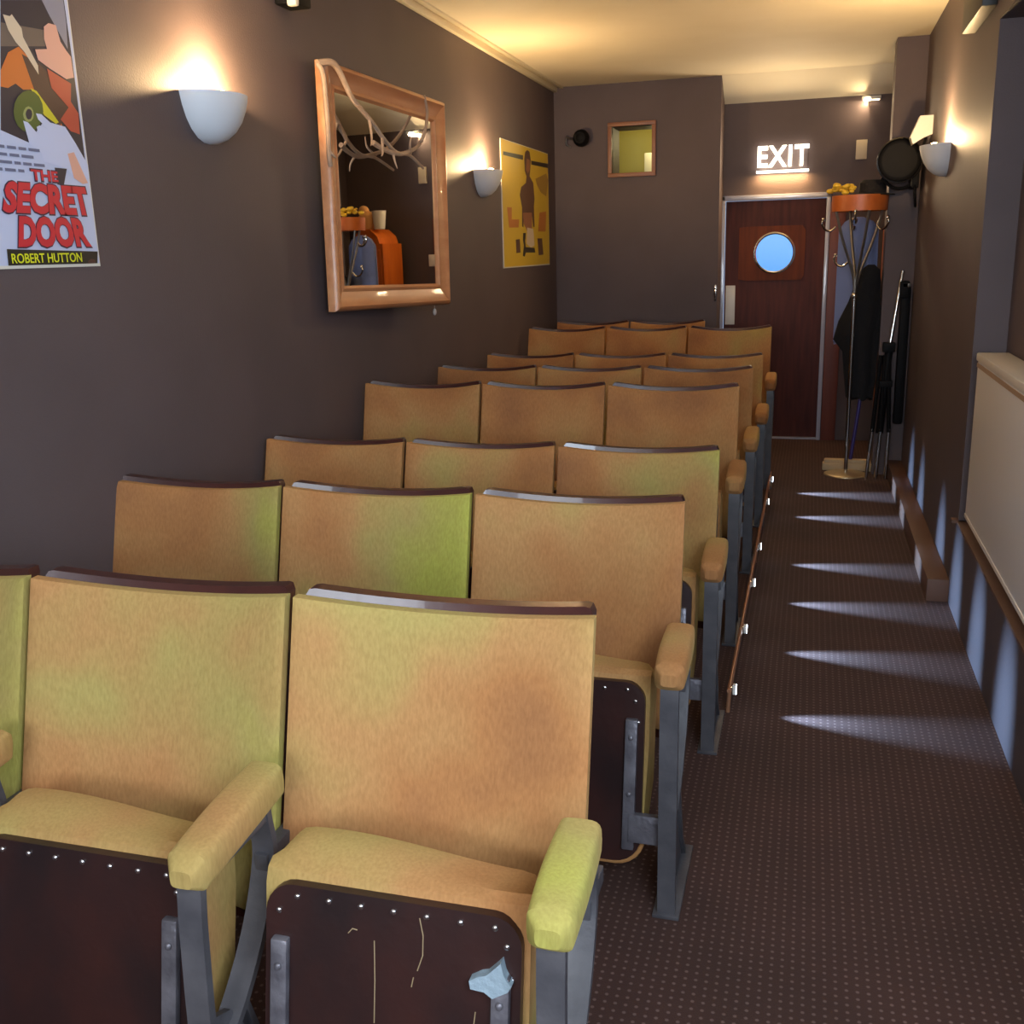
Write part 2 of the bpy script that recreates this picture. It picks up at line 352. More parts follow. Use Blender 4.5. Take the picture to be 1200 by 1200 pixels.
# raised square with a round hole
ring_n = 40; vi = []; vo = []
for k in range(ring_n):
    a = 2*PI*k/ring_n; cx_, sz_ = math.cos(a), math.sin(a)
    vi.append((cxp+rp*cx_, czp+rp*sz_))
    tt = min((x1-cxp)/cx_ if cx_ > 1e-6 else ((x0-cxp)/cx_ if cx_ < -1e-6 else 9), (z1-czp)/sz_ if sz_ > 1e-6 else ((z0-czp)/sz_ if sz_ < -1e-6 else 9))
    vo.append((cxp+tt*cx_, czp+tt*sz_))
for k in range(ring_n):
    j = (k+1) % ring_n
    pn.poly([(vi[k][0], .015, vi[k][1]), (vi[j][0], .015, vi[j][1]), (vo[j][0], .015, vo[j][1]), (vo[k][0], .015, vo[k][1])])
    pn.poly([(vo[k][0], .015, vo[k][1]), (vo[j][0], .015, vo[j][1]), (vo[j][0], .03, vo[j][1]), (vo[k][0], .03, vo[k][1])])
    pn.poly([(vi[k][0], .015, vi[k][1]), (vi[j][0], .015, vi[j][1]), (vi[j][0], .028, vi[j][1]), (vi[k][0], .028, vi[k][1])])
pn.build('door_panel', M['doorpanel'], dr, smooth=False)
MB().lathe([(0, .0), (rp-.006, .0), (rp-.006, .012)], 40, c=(cxp, .02, czp), axis='y').build('pane', M['porthole'], dr)
MB().lathe([(rp-.012, .01), (rp-.012, .0), (rp-.004, -.006), (rp+.006, -.004), (rp+.008, .006)], 48, c=(cxp, .014, czp), axis='y').build('porthole_ring', M['chrome'], dr)
fr = MB().box((DX0-.02, -.02, 0), (DX0+.012, .03, DZ+.01), .004).box((DX1-.012, -.02, 0), (DX1+.018, .03, DZ+.01), .004).box((DX0-.02, -.02, DZ-.028), (DX1+.018, .03, DZ+.01), .004).box((DX0, .0, 0), (DX1, .09, .014))
fr.build('door_frame', M['frame_blue'], dr)
MB().box((-.648, .022, .90), (-.575, .032, 1.20), .003).build('push_plate', M['white'], dr)
tag(MB().box((DX1+.02, YD-.03, 0), (DX1+.13, YD, 1.80), .006).build('trim_4', M['jamb']), kind='structure')

# ------------------------------------------------------------------ theatre seats
W = .535; H2 = W/2
def ztop(x): return .88-.027*(1-(x/H2)**2)
def yback(x, z): return -(.88-z)*.27+.050*(1-(x/H2)**2)
def sheet(mb, x0, x1, zb, zt_fn, front, back, nu=14, nv=12, puff=0, corner=0):
    """closed curved slab following the dished back"""
    def P(u, v, off):
        x = x0+(x1-x0)*u; zt = zt_fn(x)
        if corner:
            d = min(x-x0, x1-x)
            if d < corner: zt -= corner-math.sqrt(max(0, corner*corner-(corner-d)**2))
        z = zb+(zt-zb)*v
        e = min(u, 1-u)*(x1-x0); g = min(v, 1-v)*(zt-zb); m_ = min(e, g)
        pf = puff*(1-math.exp(-m_/.018)) if puff else 0
        return Vector((x, yback(x, z)+off-pf, z))
    us = [0, .012, .03, .06]+[.06+.88*i/10 for i in range(1, 10)]+[.94, .97, .988, 1]
    vs = [0, .012, .03, .07]+[.07+.86*i/8 for i in range(1, 8)]+[.93, .97, .988, 1]
    F = [[mb.bm.verts.new(P(u, v, front)) for v in vs] for u in us]; B = [[mb.bm.verts.new(P(u, v, back)) for v in vs] for u in us]
    B2 = B
    n, m = len(us), len(vs)
    for i in range(n-1):
        for j in range(m-1):
            mb.bm.faces.new((F[i][j], F[i+1][j], F[i+1][j+1], F[i][j+1])); mb.bm.faces.new((B[i][j], B[i][j+1], B[i+1][j+1], B[i+1][j]))
        mb.bm.faces.new((F[i][0], B[i][0], B[i+1][0], F[i+1][0])); mb.bm.faces.new((F[i][m-1], F[i+1][m-1], B[i+1][m-1], B[i][m-1]))
    for j in range(m-1):
        mb.bm.faces.new((F[0][j], F[0][j+1], B[0][j+1], B[0][j])); mb.bm.faces.new((F[n-1][j], B[n-1][j], B[n-1][j+1], F[n-1][j+1]))
    return mb
def rrect(x0, x1, z0, z1, r, n=6, rb=None):
    rb = rb or r; pts = []
    for (cx, cz, a0, q) in ((x1-r, z1-r, 0, r), (x0+r, z1-r, 90, r), (x0+rb, z0+rb, 180, rb), (x1-rb, z0+rb, 270, rb)):
        for k in range(n+1):
            a = math.radians(a0+90*k/n); pts.append((cx+q*math.cos(a), cz+q*math.sin(a)))
    return pts
YP = -.285   # face of the tipped-up seat
def lean(z): return -(.51-z)*.2
def cushion_mb():
    mb = MB(); n = 22; rings = []
    for i in range(n+1):
        u = -1+2*i/n; x = .012+.215*u
        wv = .011*math.cos((u+.55)*2.1)-.002*u; ed = max(0, (abs(u)-.86)/.14)
        wv -= .022*ed**2; sh = 1-.07*ed**2
        sec = [(YP+.012, .13), (YP+.004, .36), (YP, .508), (YP+.006, .530), (YP+.022, .538), (YP+.05, .540+wv*.8), (YP+.08, .542+wv), (YP+.102, .538+wv), (YP+.118, .515+wv),
               (YP+.125, .42), (YP+.122, .24), (YP+.10, .13), (YP+.06, .095), (YP+.03, .095)]
        ring = []
        for (y, z) in sec:
            yy = YP+.06+(y-YP-.06)*sh+lean(z)
            xx = x*(1-.10*max(0, (.20-z)/.11)**2); ring.append(mb.bm.verts.new((xx, yy, z)))
        rings.append(ring)
    m = len(rings[0])
    for i in range(n):
        for k in range(m): mb.bm.faces.new((rings[i][k], rings[i+1][k], rings[i+1][(k+1) % m], rings[i][(k+1) % m]))
    mb.bm.faces.new(rings[0]); mb.bm.faces.new(list(reversed(rings[-1])))
    return mb
def armrest_mb():
    mb = MB(); n = 14; rings = []
    for i in range(n+1):
        t = i/n; y = -.140-.270*t
        e = min(t, 1-t)/.07; k = 1 if e >= 1 else math.sqrt(max(.0, 1-(1-e)**2))
        wdt = (.032+.004*math.sin(t*3.1))*(.55+.45*k); hg = .031*(.45+.55*k); zc = .610-.028*t+.004*math.sin(t*3.1)
        ring = []
        for a in range(20):
            an = 2*PI*a/20; cx, sz = math.cos(an), math.sin(an)
            p = lambda q: math.copysign(abs(q)**.5, q)
            ring.append(mb.bm.verts.new((p(cx)*wdt, y, zc+p(sz)*hg)))
        rings.append(ring)
    for i in range(n):
        for a in range(20): mb.bm.faces.new((rings[i][a], rings[i+1][a], rings[i+1][(a+1) % 20], rings[i][(a+1) % 20]))
    mb.bm.faces.new(rings[0]); mb.bm.faces.new(list(reversed(rings[-1])))
    return mb
def strap(mb, pts, wx, th):
    """flat bar running along a path in the y-z plane: wx wide across, th thick"""
    L_ = []; n = len(pts)
    for i, (y, z) in enumerate(pts):
        a = Vector(pts[max(i-1, 0)]); b = Vector(pts[min(i+1, n-1)]); d = (b-a).normalized(); nn = Vector((-d.y, d.x))*th/2
        L_.append([mb.bm.verts.new(q) for q in ((-wx/2, y-nn.x, z-nn.y), (wx/2, y-nn.x, z-nn.y), (wx/2, y+nn.x, z+nn.y), (-wx/2, y+nn.x, z+nn.y))])
    for i in range(n-1):
        for k in range(4): mb.bm.faces.new((L_[i][k], L_[i][(k+1) % 4], L_[i+1][(k+1) % 4], L_[i+1][k]))
    mb.bm.faces.new(L_[0]); mb.bm.faces.new(list(reversed(L_[-1])))
def frame_mb():
    mb = MB()
    strap(mb, [(-.385, .565), (-.392, .5), (-.398, .38), (-.402, .25), (-.405, .12), (-.41, .0)], .040, .016)
    rear = [(p.y, p.z) for p in smoothline([(0, -.185, .590), (0, -.18, .55), (0, -.175, .48), (0, -.225, .38), (0, -.30, .30), (0, -.375, .25)], 4)]
    strap(mb, rear, .040, .014)
    # web plate below the fork, spreading to the foot
    mb.prism([(-.006, -.40, .33), (-.006, -.33, .30), (-.006, -.27, .20), (-.006, -.22, .08), (-.006, -.16, 0), (-.006, -.40, 0)], (.012, 0, 0))
    strap(mb, [(-.30, .30), (-.265, .2), (-.22, .09), (-.155, .012)], .030, .012)
    mb.box((-.03, -.425, 0), (.03, -.12, .010), .002)
    mb.box((-.018, -.39, .553), (.018, -.17, .570), .002)
    # side lug that carries the backrest
    mb.box((-.012, -.19, .46), (.012, -.08, .49), .003)
    return mb
arm_m = armrest_mb(); fr_m = frame_mb()
def make_seat(root):
    fab = sheet(MB(), -H2, H2, .33, ztop, 0, .020, puff=.010).build('backrest', M['velvet'], root)
    sheet(MB(), -H2+.012, H2-.006, .30, lambda x: ztop(x)+.013, .021, .050, corner=.014).build('back_shell', M['ply'], root)
    cu = cushion_mb().build('seat_cushion', M['velvet'], root)
    bdm = MB().prism([(x, YP-.012, z) for x, z in rrect(-.194, .218, .105, .520, .045, rb=.06)], (0, .016, 0)); [setattr(v.co, 'y', v.co.y+lean(v.co.z)) for v in bdm.bm.verts]; bd = bdm.build('seat_board', M['board'], root)
    pp = [(x, YP-.002+lean(z), z) for x, z in rrect(-.198, .222, .098, .520, .045, rb=.062)]
    low = [p for p in pp if p[2] < .22]
    MB().tube(low, .0055, 8).build('edging', M['piping'], root)
    for sx in (-1, 1):
        mb = MB(); cx = .012+sx*.178
        mb.box((cx-.014, YP-.026, .14), (cx+.014, YP-.011, .44), .004)
        mb.box((min(cx, sx*.272), YP-.030, .16), (max(cx, sx*.272), YP-.012, .225), .005)
        mb.ball((cx, YP-.028, .40), .006, (1, .5, 1), 8, 6); mb.ball((cx, YP-.028, .27), .006, (1, .5, 1), 8, 6)
        for v in mb.bm.verts: v.co.y += lean(v.co.z)
        mb.build('hinge_bracket', M['bracket'], root)
    return root
def add_side(root, x):
    a = bpy.data.objects.new('armrest', side_mesh[0]); C.objects.link(a); a.parent = root; a.location = (x, 0, 0)
    g = bpy.data.objects.new('side_frame', side_mesh[1]); C.objects.link(g); g.parent = root; g.location = (x, 0, 0)
_a = arm_m.build('armrest', M['velvet']); _g = fr_m.build('side_frame', M['iron']); side_mesh = (_a.data, _g.data)
bpy.data.objects.remove(_a); bpy.data.objects.remove(_g)
proto = empty('theatre_seat'); make_seat(proto); add_side(proto, .284)
stud_bm = MB().ball((0, 0, 0), .0052, (1, .6, 1), 10, 8).build('stud', M['stud']); stud_me = stud_bm.data; bpy.data.objects.remove(stud_bm)
def add_studs(root):
    bd = [c for c in root.children if c.name.startswith('seat_board')][0]
    pts = [(-.172, .478), (-.180, .43)]+[(-.141+.053*k, .503) for k in range(7)]+[(.196, .478), (.204, .43)]
    for x, z in pts:
        o = bpy.data.objects.new('stud', stud_me); C.objects.link(o); o.parent = bd; o.location = (x, YP-.013+lean(z), z)
# rows: y of the back, height of the back, x of the aisle-side edge, across scale, seats
rows = [(1.56, .910, -.322, 1.03, 3), (2.48, .885, -.280, 1.022, 3), (3.30, .860, -.264, 1, 3), (4.20, .950, -.264, 1, 3), (5.13, .918, -.258, 1, 3),
        (5.98, .897, -.248, 1, 3), (6.93, .983, -.240, 1, 3), (7.50, .985, -.725, 1, 2)]
nap = {(0, 0): (.18, .10), (0, 1): (.40, .40), (0, 2): (.55, .2), (1, 0): (-.05, 0), (1, 1): (.55, .95), (1, 2): (.0, .7), (2, 0): (.1, .7), (2, 1): (-.1, .2), (2, 2): (-.05, .2)}
rown = ['first row', 'second row', 'third row', 'fourth row', 'fifth row', 'sixth row', 'seventh row', 'rearmost row']
lab = {(0, 0): 'gold velvet tip-up cinema seat nearest the viewer, pale blotch on its dark seat board',
       (0, 1): 'gold velvet tip-up cinema seat with worn greenish back, middle of the nearest row',
       (0, 2): 'gold velvet cinema seat cut off by the left edge of the picture',
       (1, 0): 'tan velvet cinema seat on the aisle directly behind the nearest seat, dangling orange edging',
       (1, 1): 'cinema seat with the brightest yellow-green patch on its velvet back, second row middle',
       (1, 2): 'gold velvet cinema seat by the left wall in the second row'}
for k, nm in enumerate(rown):
    if k < 2: continue
    extra = {2: 'behind the yellow-green one', 3: 'of the taller standing fourth row', 4: 'mostly hidden behind the fourth row', 5: 'showing only a strip above the fifth row', 6: 'of the raised orange-lit seventh row', 7: 'against the back wall'}
    lab[(k, 0)] = 'tan cinema seat at the aisle end of the %s from the viewer' % nm
    lab[(k, 1)] = 'tan cinema seat in the middle of the %s from the viewer' % nm
    lab[(k, 2)] = 'tan cinema seat at the left wall end of the %s from the viewer' % nm
lab[(7, 0)] = 'cinema seat of the rearmost row, the right one of its two'; lab[(7, 1)] = 'cinema seat of the rearmost row, the left one of its two'
lab[(2, 0)] = 'aisle end cinema seat of the third row, greenish right half of its back'
first = True
for k, (y, zt, xr, sx, n) in enumerate(rows):
    for i in range(n):
        if first: o = proto; first = False
        else: o = copy_tree(proto)
        o.location = (xr-(H2+.55*i)*sx, y, 0); o.scale = (sx, 1, zt/.88)
        tag(o, lab[(k, i)], 'cinema seat', 'tip-up cinema seats in rows along the left wall')
        nv_ = nap.get((k, i), (random.uniform(-.45, .1) if k > 2 else 0, random.uniform(-.3, .5)))
        for c in o.children:
            if c.name.startswith('backrest'): c.color = (max(0, nv_[0]+.2), max(0, nv_[1]), 0, 1)
            elif c.name.startswith('armrest'): c.color = (.85 if k < 1 else .55 if k < 2 else .15, 0, 0, 1)
            elif c.name.startswith('seat_cushion'): c.color = (.5, 0, 0, 1)
            if c.name.startswith('armrest'): c.scale = (1, .84 if i == 0 else 1.05, 1); c.location.y = -.066 if i == 0 else .02
for o in [q for q in list(bpy.data.objects) if q.name.startswith('theatre_seat')]:
    k = min(range(8), key=lambda j: abs(rows[j][0]-o.location.y)); i = round(((rows[k][2]-o.location.x)/rows[k][3]-H2)/.55)
    if k < 2: add_studs(o)
    if i == rows[k][4]-1:
        add_side(o, -.284)
        for c in o.children:
            if c.name.startswith('armrest'): c.color = (.5, 0, 0, 1)
    if (k, i) == (0, 0):
        bd = [c for c in o.children if c.name.startswith('seat_board')][0]
        bl = MB(); cx, cz = .180, .432
        pts = [(cx+q*math.cos(a)*.028, cz+q*math.sin(a)*.022) for a, q in ((0, 1.0), (.4, .8), (.9, .9), (1.3, 1.5), (1.7, .8), (2.2, .6), (2.7, .8), (3.2, 1.3), (3.6, 1.35), (4.1, .8), (4.7, 1.0), (5.2, .8), (5.8, .9))]
        bl.prism([(x, YP-.0285+lean(z), z) for x, z in pts], (0, .017, 0)); tag(bl.build('paint_blotch', M['blotch'], bd), 'pale grey-blue smear of paint')
        for pth in ([(.06, .545), (.066, .52), (.066, .49), (.058, .466)], [(-.012, .50), (-.010, .44), (-.010, .375)], [(-.055, .505), (-.048, .513), (-.04, .512)], [(.15, .42), (.145, .37), (.14, .31)], [(.052, .455), (.049, .44)]):
            MB().tube([(x, YP-.0125+lean(z-.045), z-.045) for x, z in pth], .0009, 6).build('scratch', M['scratch'], bd)

# ------------------------------------------------------------------ left wall: poster, lamps, mirror
def poster(name, y0, y1, z0, z1, paper, polys, label):
    r = empty(name, (XL, y0, z0), (0, 0, PI/2)); tag(r, label, 'poster')
    MB().box((0, -.006, 0), (y1-y0, 0, z1-z0)).build('poster_board', M['white'], r)
    p = MB(); p.use(M[paper]).poly([(.008, -.0064, .008), (y1-y0-.004, -.0064, .008), (y1-y0-.004, -.0064, z1-z0-.004), (.008, -.0064, z1-z0-.004)])
    for i, (m, pts) in enumerate(polys):
        p.use(M[m]).poly([(min(max(u-y0, .008), y1-y0-.004), -.0066-.0001*i, min(max(v-z0, .008), z1-z0-.004)) for u, v in pts])
    p.build('printed_picture', None, r, smooth=False, merge=False)
    return r
P1=[
('poster_night',[(2.267,2.128),(2.502,2.176),(2.506,2.03),(2.508,1.767),(2.49,1.768),(2.475,1.817),(2.37,1.866),(2.298,1.803),(2.206,1.824)]),
('poster_grey',[(2.257,2.076),(2.409,2.086),(2.407,2.047),(2.245,2.02)]),
('poster_silver',[(2.415,2.158),(2.499,2.175),(2.5,2.121),(2.493,2.054),(2.461,2.096),(2.438,2.124)]),
('poster_orange',[(2.234,1.964),(2.268,2.01),(2.308,2.03),(2.359,1.997),(2.401,1.935),(2.435,1.85),(2.415,1.863),(2.367,1.905),(2.341,1.934),(2.303,1.929),(2.279,1.94),(2.251,1.926),(2.226,1.926)]),
('poster_brown',[(2.315,2.014),(2.375,1.999),(2.41,1.979),(2.414,1.947),(2.469,1.906),(2.454,1.89),(2.425,1.857),(2.375,1.888),(2.345,1.928)]),
('poster_cream',[(2.268,2.096),(2.291,2.096),(2.299,2.102),(2.327,2.075),(2.328,2.055),(2.369,1.995),(2.367,1.973),(2.326,2.02),(2.299,2.039),(2.279,2.063)]),
('poster_peach',[(2.41,2.094),(2.429,2.106),(2.457,2.106),(2.467,2.068),(2.486,2.049),(2.501,2.037),(2.503,1.985),(2.472,1.977),(2.413,1.994),(2.372,2.009),(2.366,2.033),(2.411,2.041),(2.405,2.064)]),
('poster_red',[(2.401,1.993),(2.471,1.973),(2.488,1.968),(2.478,1.922),(2.503,1.895),(2.498,1.841),(2.481,1.844),(2.463,1.846),(2.428,1.872),(2.466,1.906),(2.409,1.947)]),
('poster_yellow',[(2.33,1.936),(2.351,1.932),(2.42,1.864),(2.408,1.859),(2.367,1.876)]),
('poster_olive',[(2.366,1.885),(2.358,1.865),(2.342,1.847),(2.322,1.834),(2.301,1.828),(2.281,1.83),(2.266,1.839),(2.258,1.855),(2.258,1.873),(2.266,1.893),(2.281,1.91),(2.3,1.923),(2.321,1.93),(2.341,1.929),(2.357,1.92),(2.366,1.904)]),
('poster_sage',[(2.329,1.874),(2.325,1.864),(2.316,1.856),(2.306,1.853),(2.297,1.854),(2.291,1.861),(2.29,1.87),(2.295,1.879),(2.303,1.887),(2.313,1.891),(2.323,1.889),(2.328,1.883)]),
('poster_night',[(2.323,1.873),(2.32,1.867),(2.315,1.861),(2.308,1.859),(2.303,1.86),(2.3,1.864),(2.299,1.871),(2.302,1.877),(2.308,1.883),(2.314,1.885),(2.319,1.884),(2.323,1.88)]),
('poster_glove',[(2.287,1.854),(2.303,1.852),(2.335,1.826),(2.333,1.844),(2.345,1.849),(2.376,1.841),(2.342,1.863),(2.337,1.877),(2.356,1.877),(2.386,1.86),(2.442,1.855),(2.475,1.817),(2.514,1.766),(2.517,1.729),(2.458,1.727),(2.426,1.748),(2.344,1.761),(2.337,1.783),(2.298,1.801)]),
('poster_peach',[(2.438,1.787),(2.464,1.793),(2.506,1.716),(2.484,1.712),(2.451,1.726)]),
('poster_night',[(2.38,1.748),(2.427,1.748),(2.406,1.703),(2.382,1.706)]),
('poster_bar',[(2.167,1.542),(2.511,1.534),(2.504,1.497),(2.165,1.501)]),
('poster_brown',[(2.497,1.506),(2.494,1.502),(2.488,1.5),(2.479,1.499),(2.472,1.5),(2.466,1.503),(2.465,1.507),(2.468,1.51),(2.474,1.513),(2.482,1.514),(2.49,1.513),(2.496,1.51)]),
]
P2=[
('poster_dark',[(6.58,2.124),(7.061,2.136),(7.058,2.106),(6.578,2.102)]),
('poster_dark',[(7.273,2.117),(7.783,2.129),(7.78,2.099),(7.271,2.09)]),
('poster_umber',[(7.171,2.18),(7.234,2.172),(7.259,2.12),(7.238,2.047),(7.22,2.01),(7.316,1.97),(7.344,1.862),(7.321,1.815),(7.327,1.671),(7.29,1.671),(7.25,1.767),(7.224,1.766),(7.132,1.754),(7.043,1.752),(7.024,1.662),(6.99,1.671),(7.001,1.795),(6.95,1.873),(6.99,1.927),(7.115,1.96),(7.137,2.005),(7.094,2.038),(7.087,2.116),(7.116,2.162)]),
('poster_copper',[(7.158,2.122),(7.23,2.118),(7.231,2.056),(7.174,2.025),(7.13,2.049)]),
('poster_copper',[(7.019,1.76),(7.261,1.767),(7.251,1.656),(7.121,1.637),(7.037,1.689)]),
('poster_cream',[(7.123,1.664),(7.288,1.657),(7.317,1.545),(7.221,1.527),(7.095,1.555)]),
('poster_dark',[(7.013,1.626),(7.084,1.627),(7.061,1.573),(7.075,1.532),(7.315,1.526),(7.331,1.493),(7.072,1.495),(7.041,1.468),(6.992,1.473),(7.023,1.545),(7.002,1.581)]),
('poster_umber',[(6.821,1.581),(6.923,1.586),(6.932,1.496),(6.829,1.493)]),
('poster_umber',[(7.397,1.592),(7.535,1.593),(7.566,1.477),(7.426,1.473)]),
('poster_mustard',[(7.375,2.001),(7.694,2.057),(7.753,2.013),(7.681,1.894),(7.522,1.916),(7.41,1.966)]),
('poster_rust',[(6.631,1.784),(6.743,1.787),(6.735,1.71),(6.918,1.714),(6.896,1.661),(6.666,1.657)]),
('poster_rust',[(7.471,1.773),(7.673,1.788),(7.641,1.642),(7.421,1.64)]),
]

pr = poster('cinema_poster', 1.50, 2.518, 1.494, 2.256, 'poster_paper', P1, 'white film poster with red title and gloved hand on a dial')
def ptext(txt, m, em, u0, u1, v0, v1, name, tp=None, bold=.03, k=0):
    y0, z0 = 1.50, 1.494
    if em:
        text_mesh(txt, M[em], u0-y0-.004, u1-y0+.004, v0-z0-.004, v1-z0+.003, name+'_outline', pr, y=-.0088-k*.0004, bold=bold+.02, taper=(tp[0]-y0-.004, tp[1]-y0+.004) if tp else None, depth=.0004)
    text_mesh(txt, M[m], u0-y0, u1-y0, v0-z0, v1-z0, name, pr, y=-.0093-k*.0004, bold=bold, taper=(tp[0]-y0, tp[1]-y0) if tp else None, depth=.0004)
ptext('THE', 'letter_red', 'letter_edge', 2.288, 2.386, 1.712, 1.738, 'lettering')
ptext('SECRET', 'letter_red', 'letter_edge', 2.168, 2.505, 1.629, 1.705, 'lettering', (2.196, 2.488), .05)
ptext('DOOR', 'letter_red', 'letter_edge', 2.207, 2.488, 1.546, 1.623, 'lettering', (2.225, 2.467), .05)
ptext('ROBERT HUTTON', 'letter_yellow', None, 2.178, 2.44, 1.507, 1.531, 'lettering', None, .01)
for i, (a, b_) in enumerate(((2.10, 2.345), (2.10, 2.325), (2.10, 2.362), (2.10, 2.265))):
    z = 1.786-i*.018; g = MB(); u = a
    while u < b_-.02:
        l = random.uniform(.018, .045); g.box((u-1.5, -.0093, z-1.494-.0035), (min(u+l, b_)-1.5, -.0088, z-1.494+.0035)); u += l+.009
    g.build('small_print', M['letter_grey'], pr, smooth=False)
poster('cinema_poster', 6.53, 7.76, 1.40, 2.20, 'poster_gold', P2, 'yellow film poster of a standing fighter in pale shorts, near the back corner')

def sconce(loc, rotz, label, power, dim=1.0):
    """half-bowl uplighter against a wall; local +y goes out of the wall"""
    r = empty('bowl_lamp', loc, (0, 0, rotz)); tag(r, label, 'wall lamp', 'white plaster uplighter bowls on the walls')
    R, D, Hh = .150, .13, .150
    prof = [(0.001, -Hh), (.22, -Hh*.985), (.45, -Hh*.90), (.66, -Hh*.74), (.82, -Hh*.53), (.93, -Hh*.29), (.985, -Hh*.1), (1, 0)]
    outer = [(a*R, z) for a, z in prof]; inner = [(a*(R-.008), z+.008) for a, z in reversed(prof[:-1])]
    mb = MB(); mb.lathe(outer+[(R-.008, 0)]+inner, 28, 0, PI, sx=1, sy=D/R)
    mb.build('bowl', M['plaster'], r)
    bu = MB().ball((0, .062, -.020), .030, (1, 1, 1.15), 14, 10).build('bulb', M['bulb'], r)
    MB().tube([(0, .062, -.11), (0, .062, -.04)], .014, 10).build('lamp_holder', M['white'], r)
    MB().box((-.03, 0, -.12), (.03, .006, -.03)).box((-.012, 0, -.10), (.012, .07, -.085)).build('back_plate', M['white'], r)
    light('lamp_light', 'POINT', (0, .070, .004), power, (1, .66, .32), parent=r, shadow_soft_size=.032)
    return r
sconce((XL, 3.155, 2.022), -PI/2, 'white half-bowl wall lamp between the white poster and the mirror', 50)
sconce((XL, 6.12, 1.975), -PI/2, 'white half-bowl wall lamp between the mirror and the yellow poster', 52)
sconce((XR, 5.72, 1.955), PI/2, 'white half-bowl wall lamp on the right wall', 50)

# small wall speaker at the very top
r = empty('box_speaker', (XL, 3.70, 2.40)); tag(r, 'small dark wall speaker with a white strip high on the left wall', 'speaker')
MB().box((0, -.02, 0), (.09, .10, .14), .008).build('speaker_body', M['black'], r)
MB().box((.06, -.045, -.015), (.10, -.015, .14), .012).build('white_strip', M['white'], r)
MB().box((0, .02, .02), (.02, .06, .10)).build('bracket', M['black'], r)

# mirror
mr = empty('framed_mirror', (-1.885, 3.855, 1.285), (0, .027, math.radians(90)-.088)); tag(mr, 'pine-framed mirror hung slightly askew on the left wall', 'mirror')
MWd, MHt, fw = 1.115, .957, .105
def moulding(mb, p0, p1, p2, p3):
    pass
prof = [(0, 0), (0, -.030), (.008, -.042), (.020, -.046), (.028, -.040), (.034, -.036), (.060, -.028), (.078, -.022), (.084, -.026), (.092, -.026), (.098, -.018), (.105, -.012), (.105, 0)]
fm = MB()
cor = [((0, 0), (1, 1)), ((MWd, 0), (-1, 1)), ((MWd, MHt), (-1, -1)), ((0, MHt), (1, -1))]
names = []
for e in range(4):
    (c0, d0), (c1, d1) = cor[e], cor[(e+1) % 4]
    mb = MB(); A = [mb.bm.verts.new((c0[0]+d0[0]*i, y, c0[1]+d0[1]*i)) for i, y in prof]; B = [mb.bm.verts.new((c1[0]+d1[0]*i, y, c1[1]+d1[1]*i)) for i, y in prof]
    for i in range(len(prof)): j = (i+1) % len(prof); mb.bm.faces.new((A[i], B[i], B[j], A[j]))
    mb.bm.faces.new(A); mb.bm.faces.new(list(reversed(B)))
    mb.build('frame_rail', M['pine'], mr)
MB().box((.09, -.014, .09), (MWd-.09, -.008, MHt-.09)).build('mirror_glass', M['mirror'], mr, smooth=False)
MB().box((.06, -.008, .06), (MWd-.06, -.002, MHt-.06)).build('backing_board', M['pine_dark'], mr, smooth=False)
MB().box((MWd*.45, 0, MHt-.12), (MWd*.55, .03, MHt-.05)).build('wall_hook', M['iron'], mr)
# antlers draped over the frame
an = empty('antlers', (-1.885, 3.855, 1.285), (0, .027, math.radians(90)-.088)); tag(an, 'pair of branching bone antlers hooked over the top of the mirror frame', 'antlers')
yA = -.055
def branch(pts, r0, r1, nm):
    P = smoothline([(x, yy, z) for x, z, yy in pts], 5); n = len(P)
    MB().tube(P, [r0+(r1-r0)*i/(n-1) for i in range(n)], 8).build(nm, M['antler'], an)
branch([(-.03, .936, -.03), (.03, .948, -.055), (.076, .926, -.06), (.116, .879, -.065), (.157, .826, -.075), (.265, .762, -.09), (.359, .697, -.10), (.461, .659, -.10), (.595, .657, -.10), (.745, .618, -.09)], .014, .006, 'antler_beam')
branch([(.886, .955, -.04), (.881, .882, -.055), (.81, .789, -.075), (.706, .714, -.09), (.597, .677, -.10), (.461, .650, -.11), (.355, .658, -.10), (.276, .678, -.09)], .006, .011, 'antler_beam')
for t_ in ([(.12, .872, -.065), (.135, .81, -.09), (.165, .80, -.11)], [(.255, .76, -.09), (.23, .69, -.11), (.199, .655, -.12)], [(.34, .70, -.10), (.30, .64, -.12), (.27, .622, -.13)],
           [(.60, .667, -.10), (.558, .70, -.12), (.562, .745, -.13)], [(.73, .73, -.085), (.70, .735, -.11), (.709, .775, -.12)], [(.43, .66, -.10), (.405, .62, -.12), (.408, .585, -.13)]):
    branch(t_, .007, .002, 'antler_tine')
branch([(-.03, .936, -.03), (-.02, .90, -.045), (-.018, .82, -.05), (-.012, .70, -.05), (-.010, .60, -.048), (-.005, .56, -.05)], .011, .009, 'antler_beam')
branch([(-.012, .62, -.05), (.005, .60, -.06), (.02, .595, -.06)], .008, .003, 'antler_tine')
pd = MB().tube([(MWd-.13, -.01, .0), (MWd-.13, -.01, -.02)], .0015, 6).ball((MWd-.13, -.01, -.034), .013, (1, .7, 1.3), 10, 8)
po = pd.build('hanging_pendant', M['glass']); po.data.materials[0] = mat('clear_bead', s(190, 180, 176), .1)
po.location = mr.location; po.rotation_euler = mr.rotation_euler; tag(po, 'small glassy pendant hanging below the lower right mirror corner', 'pendant')

